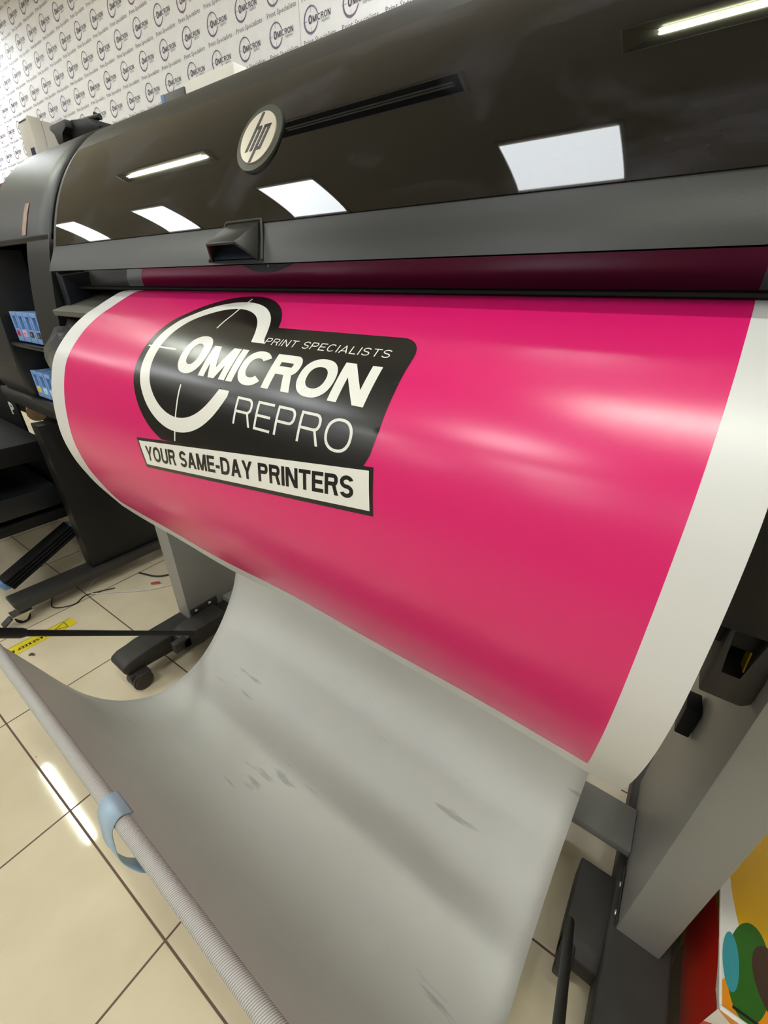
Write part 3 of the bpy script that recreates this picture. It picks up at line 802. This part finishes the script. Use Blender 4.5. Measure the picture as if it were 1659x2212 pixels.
for x, hz in ((-.953, .13), (.085, .118)):
    bm = bmesh.new(); a = Vector((x, .40, hz)); b = Vector((x, RODY, RODZ))
    add_tube(bm, [a, a.lerp(b, .95)], .0068, 16)
    add_tube(bm, [a.lerp(b, .86), a.lerp(b, .875), b+(b-a)*.03], [.0085, .0105, .0105], 16)
    fin('support_arm', bm, M['stand_black'], BIN, 60)
# elastic strap looped on the rod
bm = bmesh.new()
sp = []
cpts = []
for k in range(9):
    a = math.radians(-80+k*40*.72)
    cpts.append((-.436+.004*k*.2, RODY+.0125*math.cos(math.radians(60+k*30)), RODZ+.0125*math.sin(math.radians(60+k*30))))
path = crom([(-.434, RODY+.0125, RODZ+.002), (-.434, RODY, RODZ+.0118), (-.433, RODY-.012, RODZ+.001), (-.428, RODY-.017, RODZ-.02), (-.418, RODY-.020, RODZ-.042), (-.402, RODY-.012, RODZ-.064), (-.392, RODY+.000, RODZ-.073), (-.384, RODY+.004, RODZ-.066), (-.385, RODY+.002, RODZ-.05)], 6)
prev = None
for k, p in enumerate(path):
    t = k/len(path); hw = .0205*(1-.25*t)
    tilt = .012*max(0, t-.4)
    r_ = [bm.verts.new((p.x-hw, p.y-tilt, p.z)), bm.verts.new((p.x+hw, p.y+tilt, p.z))]
    if prev: bm.faces.new((prev[0], prev[1], r_[1], r_[0]))
    prev = r_
me = bpy.data.meshes.new('strap'); bm.to_mesh(me); bm.free(); so = link('strap', me, M['blue_band'], BIN, 180)
so['label'] = 'pale blue elastic strap looped over the front rod'
md = so.modifiers.new('s', 'SOLIDIFY'); md.thickness = .0012

# ------------------------------------------------------------------ floor things
ft = thing('floor_tape', 'yellow warning tape with black lettering stuck on the floor tiles', 'tape', (-1.468, .17, 0))
tp = [(-1.50, -.02), (-1.445, -.02), (-1.452, .258), (-1.497, .254)]
bm = bmesh.new(); add_prism(bm, tp, 'z', .0004, .001); fin('strip', bm, M['tape'], ft, None)
# text runs towards the camera (smaller y), upside down as seen from there
b = bmesh.new()
for s, u0, u1 in (('PLEASE', .050, .1095), ('KEEP', .1125, .1485), ('A', .154, .1625)):
    t = caps_bm(s, (u0, u1, .0, .0135), .22, .12, q=3)
    for v in t.verts: v.co = Vector((-1.4748+v.co.y, .245-v.co.x, .0013))
    merge(b, t)
for (p, q) in (((-1.456, .232), (-1.491, .232)), ((-1.456, .232), (-1.4735, .200)), ((-1.491, .232), (-1.4735, .200))):
    add_tube(b, [(p[0], p[1], .0012), (q[0], q[1], .0012)], .0010, 5)
add_box(b, -1.4962, -1.495, -.02, .25, .001, .0012)
fin('lettering', b, M['tape_ink'], ft, None)
b = bmesh.new()
for (cx_, cy_, r_) in ((-1.412, .115, .007), (-1.404, .119, .004)):
    t = bmesh.new(); bmesh.ops.create_uvsphere(t, u_segments=10, v_segments=6, radius=1)
    for v in t.verts: v.co = Vector((cx_+v.co.x*r_*random.uniform(.7, 1.2), cy_+v.co.y*r_, .0012+v.co.z*.001))
    merge(b, t)
tag(fin('dirt_spot', b, M['dirt'], None), 'small dark spot of dirt on the floor beside the yellow tape', 'dirt')
def cable(name, pts, r, m, label):
    bm = bmesh.new(); add_tube(bm, crom(pts, 8), r, 8); o = fin(name, bm, m, None, 60); tag(o, label, 'cable'); return o
cable('cable', [(-1.71, .47, .003), (-1.60, .35, .003), (-1.50, .42, .003), (-1.42, .50, .003), (-1.36, .62, .003), (-1.30, .75, .003)], .0022, M['cable_w'], 'thin white cable lying across the tiles beside the black stand')
cable('cable', [(-1.56, .52, .004), (-1.47, .56, .004), (-1.44, .66, .004), (-1.50, .78, .004), (-1.56, .92, .004)], .0035, M['cable_b'], 'thick black cable on the floor under the black stand')
cable('cable', [(-1.67, .26, .003), (-1.60, .24, .003), (-1.56, .29, .003), (-1.58, .34, .003), (-1.54, .42, .003)], .002, M['cable_b'], 'short black cable loop near the chrome castor')
cable('cable', [(-2.02, .62, .004), (-1.93, .55, .004), (-1.86, .50, .004), (-1.80, .50, .02)], .004, M['cable_w'], 'white cable end behind the ribbed black arm')
bm = bmesh.new(); add_tube(bm, [(-1.452, .512, .006), (-1.44, .522, .010), (-1.432, .535, .006)], .004, 8)
tag(fin('cable_tie', bm, M['red'], None), 'small red tag on the cable under the black stand', 'cable tie')

# ------------------------------------------------------------------ second printer on a black stand
P2 = thing('plotter', 'black plotter on a black stand with castors, behind the left end of the big printer', 'printer', (-2.2, .7, 0))
box('column', -1.667, -1.606, .395, .70, .08, .617, M['stand_black'], P2, .002)
bm = bmesh.new(); add_prism(bm, [(.15, .08), (.146, .074), (.154, .046), (1.05, .046), (1.06, .08)], 'x', -1.668, -1.59, .0025)
ff = fin('foot', bm, M['foot_grey'], P2)
bm = bmesh.new()
cxx, cyy = -1.60, .157
t = bmesh.new(); bmesh.ops.create_cone(t, cap_ends=True, segments=32, radius1=.021, radius2=.021, depth=.018)
bmesh.ops.bevel(t, geom=[e for e in t.edges if e.calc_face_angle(0) > 1], offset=.004, segments=2, affect='EDGES')
for v in t.verts: v.co = Vector((cxx+v.co.z, cyy+v.co.x, .0215+v.co.y))
merge(bm, t, 0)
for sx in (-.013, .013):
    add_prism(bm, [(cyy-.026, .043), (cyy+.028, .043), (cyy+.022, .036), (cyy+.006, .014), (cyy-.005, .014)], 'x', cxx+sx-.001, cxx+sx+.001, 0, 1)
add_box(bm, cxx-.022, cxx+.022, cyy-.026, cyy+.03, .041, .045, 0, 1, 1)
add_prism(bm, [(cyy-.025, .034), (cyy-.03, .038), (cyy-.056, .022), (cyy-.052, .016)], 'x', cxx-.014, cxx+.014, .001, 2)
fin('castor', bm, [M['black'], M['screw'], M['foot_grey']], ff, 40)
# folded ribbed arm with blue end caps
arm_ = bmesh.new()
pa, pb = Vector((-1.725, .408, .207)), Vector((-1.725, .172, .092))
dr = (pb-pa).normalized(); nrm = Vector((0, -dr.z, dr.y))
def along(u, w): return pa+dr*u+nrm*w
L_ = (pb-pa).length
for k in range(4):
    w0 = -.024+k*.012
    q = [along(0, w0), along(L_, w0), along(L_, w0+.009), along(0, w0+.009)]
    add_prism(arm_, [(p.y, p.z) for p in q], 'x', -1.752, -1.698, .002)
q = [along(.002, -.02), along(L_-.002, -.02), along(L_-.002, .02), along(.002, .02)]
add_prism(arm_, [(p.y, p.z) for p in q], 'x', -1.745, -1.722, 0)
ar = fin('folded_arm', arm_, M['black'], P2, 40)
for u in (-.012, L_-.006):
    q = [along(u, -.012), along(u+.024, -.020), along(u+.026, .012), along(u+.006, .022)]
    b = bmesh.new(); add_prism(b, [(p.y, p.z) for p in q], 'x', -1.760, -1.715, .004); fin('blue_clip', b, M['blue'], ar)
# stacked bin rails left of the column, seen end on
for (ya, yb, z0, z1, zt, m_) in ((.10, .412, .485, .55, .02, 'black'), (.08, .405, .315, .39, .03, 'shell_dark'), (.05, .42, .262, .30, .0, 'black')):
    b = bmesh.new()
    add_prism(b, [(ya, z0), (yb, z0+.002), (yb, z1), (ya+.03, z1-.004), (ya, z1-.02)], 'x', -2.75, -1.70, .004)
    fin('bin_rail', b, M[m_], P2)
box('body', -3.3, -1.95, .70, 1.35, .66, 1.30, M['shell_dark'], P2, .02)
box('stand_panel', -3.2, -1.668, .425, .47, .265, .50, M['black'], P2, .002)
box('dark_backing', -3.2, -1.60, .72, .732, .36, .612, M['black'], P2, .002)  # added black sheet, keeps the gap behind the cardboard tube dark
box('body_trim', -3.3, -1.95, .695, 1.0, 1.30, 1.318, M['brown'], P2, .002)
box('front_cover', -3.3, -1.90, .50, .70, .63, .86, M['black'], P2, .02)
for xx in (-3.25,):
    box('column', xx, xx+.06, .395, .70, .08, .63, M['stand_black'], P2, .002)
    box('foot', xx-.01, xx+.07, .15, 1.05, .0, .08, M['foot_grey'], P2, .003)
rt = thing('cardboard_tube', 'brown cardboard roll core under the black plotter', 'tube', (-2.6, .9, .55))
bm = bmesh.new(); add_tube(bm, [(-2.5, .66, .585), (-1.94, .49, .585)], .030, 20); fin('core', bm, M['cardboard'], rt, 40)
sg_ = thing('black_sign', 'black board with a white letter P leaning under the plotter', 'sign', (-2.5, .55, .4))
box('board', -2.75, -2.10, .476, .484, .40, .655, M['black'], sg_, .001)
b = text_bm('P', (-2.19, -2.14, .545, .595), .04, res=2)
for v in b.verts: v.co = Vector((v.co.x, .4755, v.co.y))
fin('lettering', b, M['cream'], sg_, None)

# ------------------------------------------------------------------ things on top of and behind the printer
cl_ = thing('roll_clamp', 'black clamp part lying on the left end of the printer top', 'clamp', (-1.35, .62, 1.30))
b = bmesh.new()
add_prism(b, [(-1.425, 1.305), (-1.395, 1.305), (-1.39, 1.325), (-1.36, 1.33), (-1.36, 1.345), (-1.445, 1.345), (-1.452, 1.338), (-1.43, 1.328)], 'y', .605, .66, .002)
fin('jaw', b, M['column_dark'], cl_)
b = bmesh.new(); add_prism(b, [(-1.45, 1.340), (-1.36, 1.346), (-1.28, 1.338), (-1.235, 1.318), (-1.24, 1.309), (-1.37, 1.309), (-1.38, 1.328)], 'y', .62, .70, .002); fin('wing', b, M['black'], cl_)
b = bmesh.new(); add_tube(b, [(-1.33, .66, 1.345), (-1.318, .66, 1.361)], .005, 10); add_tube(b, [(-1.36, .64, 1.347), (-1.30, .66, 1.352)], .006, 10); fin('lever', b, M['stand_black'], cl_)
wbx = thing('white_carton', 'flat white carton lying on top of the printer hood', 'box', (-1.06, .86, 1.306))
box('carton', -1.155, -.975, .80, .845, 1.3065, 1.4215, M['card'], wbx, .001)
b = text_bm('Paper', (-1.145, -1.115, 1.410, 1.416), .0, res=1)
b.free()
dbx = thing('dark_carton', 'dark carton with a blue end, left of the white carton on the printer top', 'box', (-1.21, .84, 1.306))
box('carton', -1.245, -1.160, .80, .85, 1.3065, 1.416, mat('dark_brown_card', srgb(58, 52, 50), .5), dbx, .001)
box('blue_end', -1.262, -1.2455, .80, .85, 1.3065, 1.417, mat('blue_card', srgb(70, 110, 160), .5), dbx, .001)
wm = thing('wall_unit', 'white wall-mounted unit with a dark blue square label beyond the left end of the printer', 'wall unit', (-4.0, 1.64, 1.6))
b = bmesh.new()
add_prism(b, [(-4.11, 1.56), (-3.925, 1.56), (-3.925, 1.955), (-3.935, 1.968), (-4.10, 1.955), (-4.11, 1.94)], 'y', 1.527, 1.60, .006)
fin('front_shell', b, M['cream'], wm)
box('back_shell', -4.08, -3.922, 1.60, 1.748, 1.56, 1.955, M['cream2'], wm, .006)
box('top_label', -4.08, -3.96, 1.5255, 1.53, 1.945, 1.952, M['labeldark'], wm, 0)
box('square_label', -4.02, -3.955, 1.5255, 1.53, 1.77, 1.81, M['labeldark'], wm, 0)
b = text_bm('hp', (-3.99, -3.945, 1.705, 1.735), .03, res=1)
for v in b.verts: v.co = Vector((v.co.x, 1.5258, v.co.y))
fin('lettering', b, M['labeldark'], wm, None)

# ------------------------------------------------------------------ colourful carton right of the stand
cb = thing('patterned_carton', 'white carton with red, yellow and green blobs on the floor right of the grey stand', 'carton', (.52, .7, 0))
R1, Y1, O1, G1, T1, B1 = srgb(196, 28, 12), srgb(222, 170, 16), srgb(226, 140, 20), srgb(44, 96, 22), srgb(58, 142, 150), srgb(66, 44, 30)
KX0, KX1, KY0, KY1, KZ = .249, .85, .383, .98, .212
def uvface(name, quad_, m):
    me = bpy.data.meshes.new(name); me.from_pydata(quad_, [], [(0, 1, 2, 3)]); uvl = me.uv_layers.new(name='UVMap')
    for k, uv in enumerate(((0, 0), (1, 0), (1, 1), (0, 1))): uvl.data[k].uv = uv
    return link(name, me, m, cb)
W_ = srgb(222, 218, 208)
# side: u along depth (0 front), v up ; sized 0.6 x 0.212
side = blob_mat('carton_side_print', W_, [(.36, .35, .32, .9, .0, srgb(150, 112, 20)), (.05, .20, .16, .30, 0, B1), (.13, .62, .19, .36, 0, R1), (.0, .6, .1, .36, 0, R1), (.27, .0, .07, .25, 0, srgb(52, 56, 30))])
topm = blob_mat('carton_top_print', W_, [(.17, .33, .15, .32, 0, Y1), (.22, .30, .11, .30, 0, O1), (.30, .36, .14, .24, 0, R1),
        (.045, .03, .045, .05, 0, O1), (.052, .105, .038, .10, -.12, G1), (.020, .10, .015, .058, 0, T1), (.098, .105, .038, .070, .2, B1)])
frontm = blob_mat('carton_front_print', W_, [(.10, .95, .08, .2, .5, O1), (.22, .85, .12, .3, 0, G1), (.03, .5, .05, .3, 0, R1)])
uvface('side_panel', [(KX0, KY0, 0.002), (KX0, KY1, 0.002), (KX0, KY1, KZ), (KX0, KY0, KZ)], side)
uvface('top_panel', [(KX0, KY0, KZ), (KX1, KY0, KZ), (KX1, KY1, KZ), (KX0, KY1, KZ)], topm)
uvface('front_panel', [(KX0, KY0, 0.002), (KX1, KY0, 0.002), (KX1, KY0, KZ), (KX0, KY0, KZ)], frontm)
box('inner_box', KX0+.001, KX1, KY0+.001, KY1, .002, KZ-.001, M['card'], cb, 0)
b = bmesh.new()
add_tube(b, [(KX0+.001, KY0, KZ), (KX0+.001, KY1, KZ)], .0018, 8); add_tube(b, [(KX0, KY0+.001, KZ), (KX1, KY0+.001, KZ)], .0030, 8)
fin('folded_edge', b, M['card'], cb)
b = bmesh.new(); add_box(b, .262, .31, .392, .3945, KZ, KZ+.0015); fin('flap_seam', b, M['stand_black'], cb)

settle()

# ------------------------------------------------------------------ light and camera
wd = bpy.data.worlds.new('room_air'); bpy.context.scene.world = wd; wd.use_nodes = True
wd.node_tree.nodes['Background'].inputs[0].default_value = (.9, .95, 1, 1); wd.node_tree.nodes['Background'].inputs[1].default_value = 0.02

f, rx, ry, rz = 896.8, -1.07885325, .0081871, -.62492336
Rm = Matrix.Rotation(rx, 3, 'X') @ Matrix.Rotation(ry, 3, 'Y') @ Matrix.Rotation(rz, 3, 'Z')
cam = bpy.data.cameras.new('camera'); co_ = bpy.data.objects.new('camera', cam); C.objects.link(co_)
cam.sensor_fit = 'HORIZONTAL'; cam.sensor_width = 36; cam.lens = f/1659*36; cam.clip_start = .01
mw = Rm.transposed().to_4x4(); mw.translation = Vector((0, 0, 1)); co_.matrix_world = mw
sc = bpy.context.scene; sc.camera = co_
sc.view_settings.view_transform = 'Standard'; sc.view_settings.look = 'None'; sc.view_settings.gamma = 1; sc.view_settings.exposure = .98
sc.view_settings.use_curve_mapping = False
sc.cycles.max_bounces = 6; sc.cycles.diffuse_bounces = 3; sc.cycles.glossy_bounces = 3; sc.cycles.transmission_bounces = 3
sc.cycles.use_adaptive_sampling = True; sc.cycles.adaptive_threshold = .03; sc.cycles.sample_clamp_indirect = 8; sc.cycles.caustics_reflective = False; sc.cycles.caustics_refractive = False
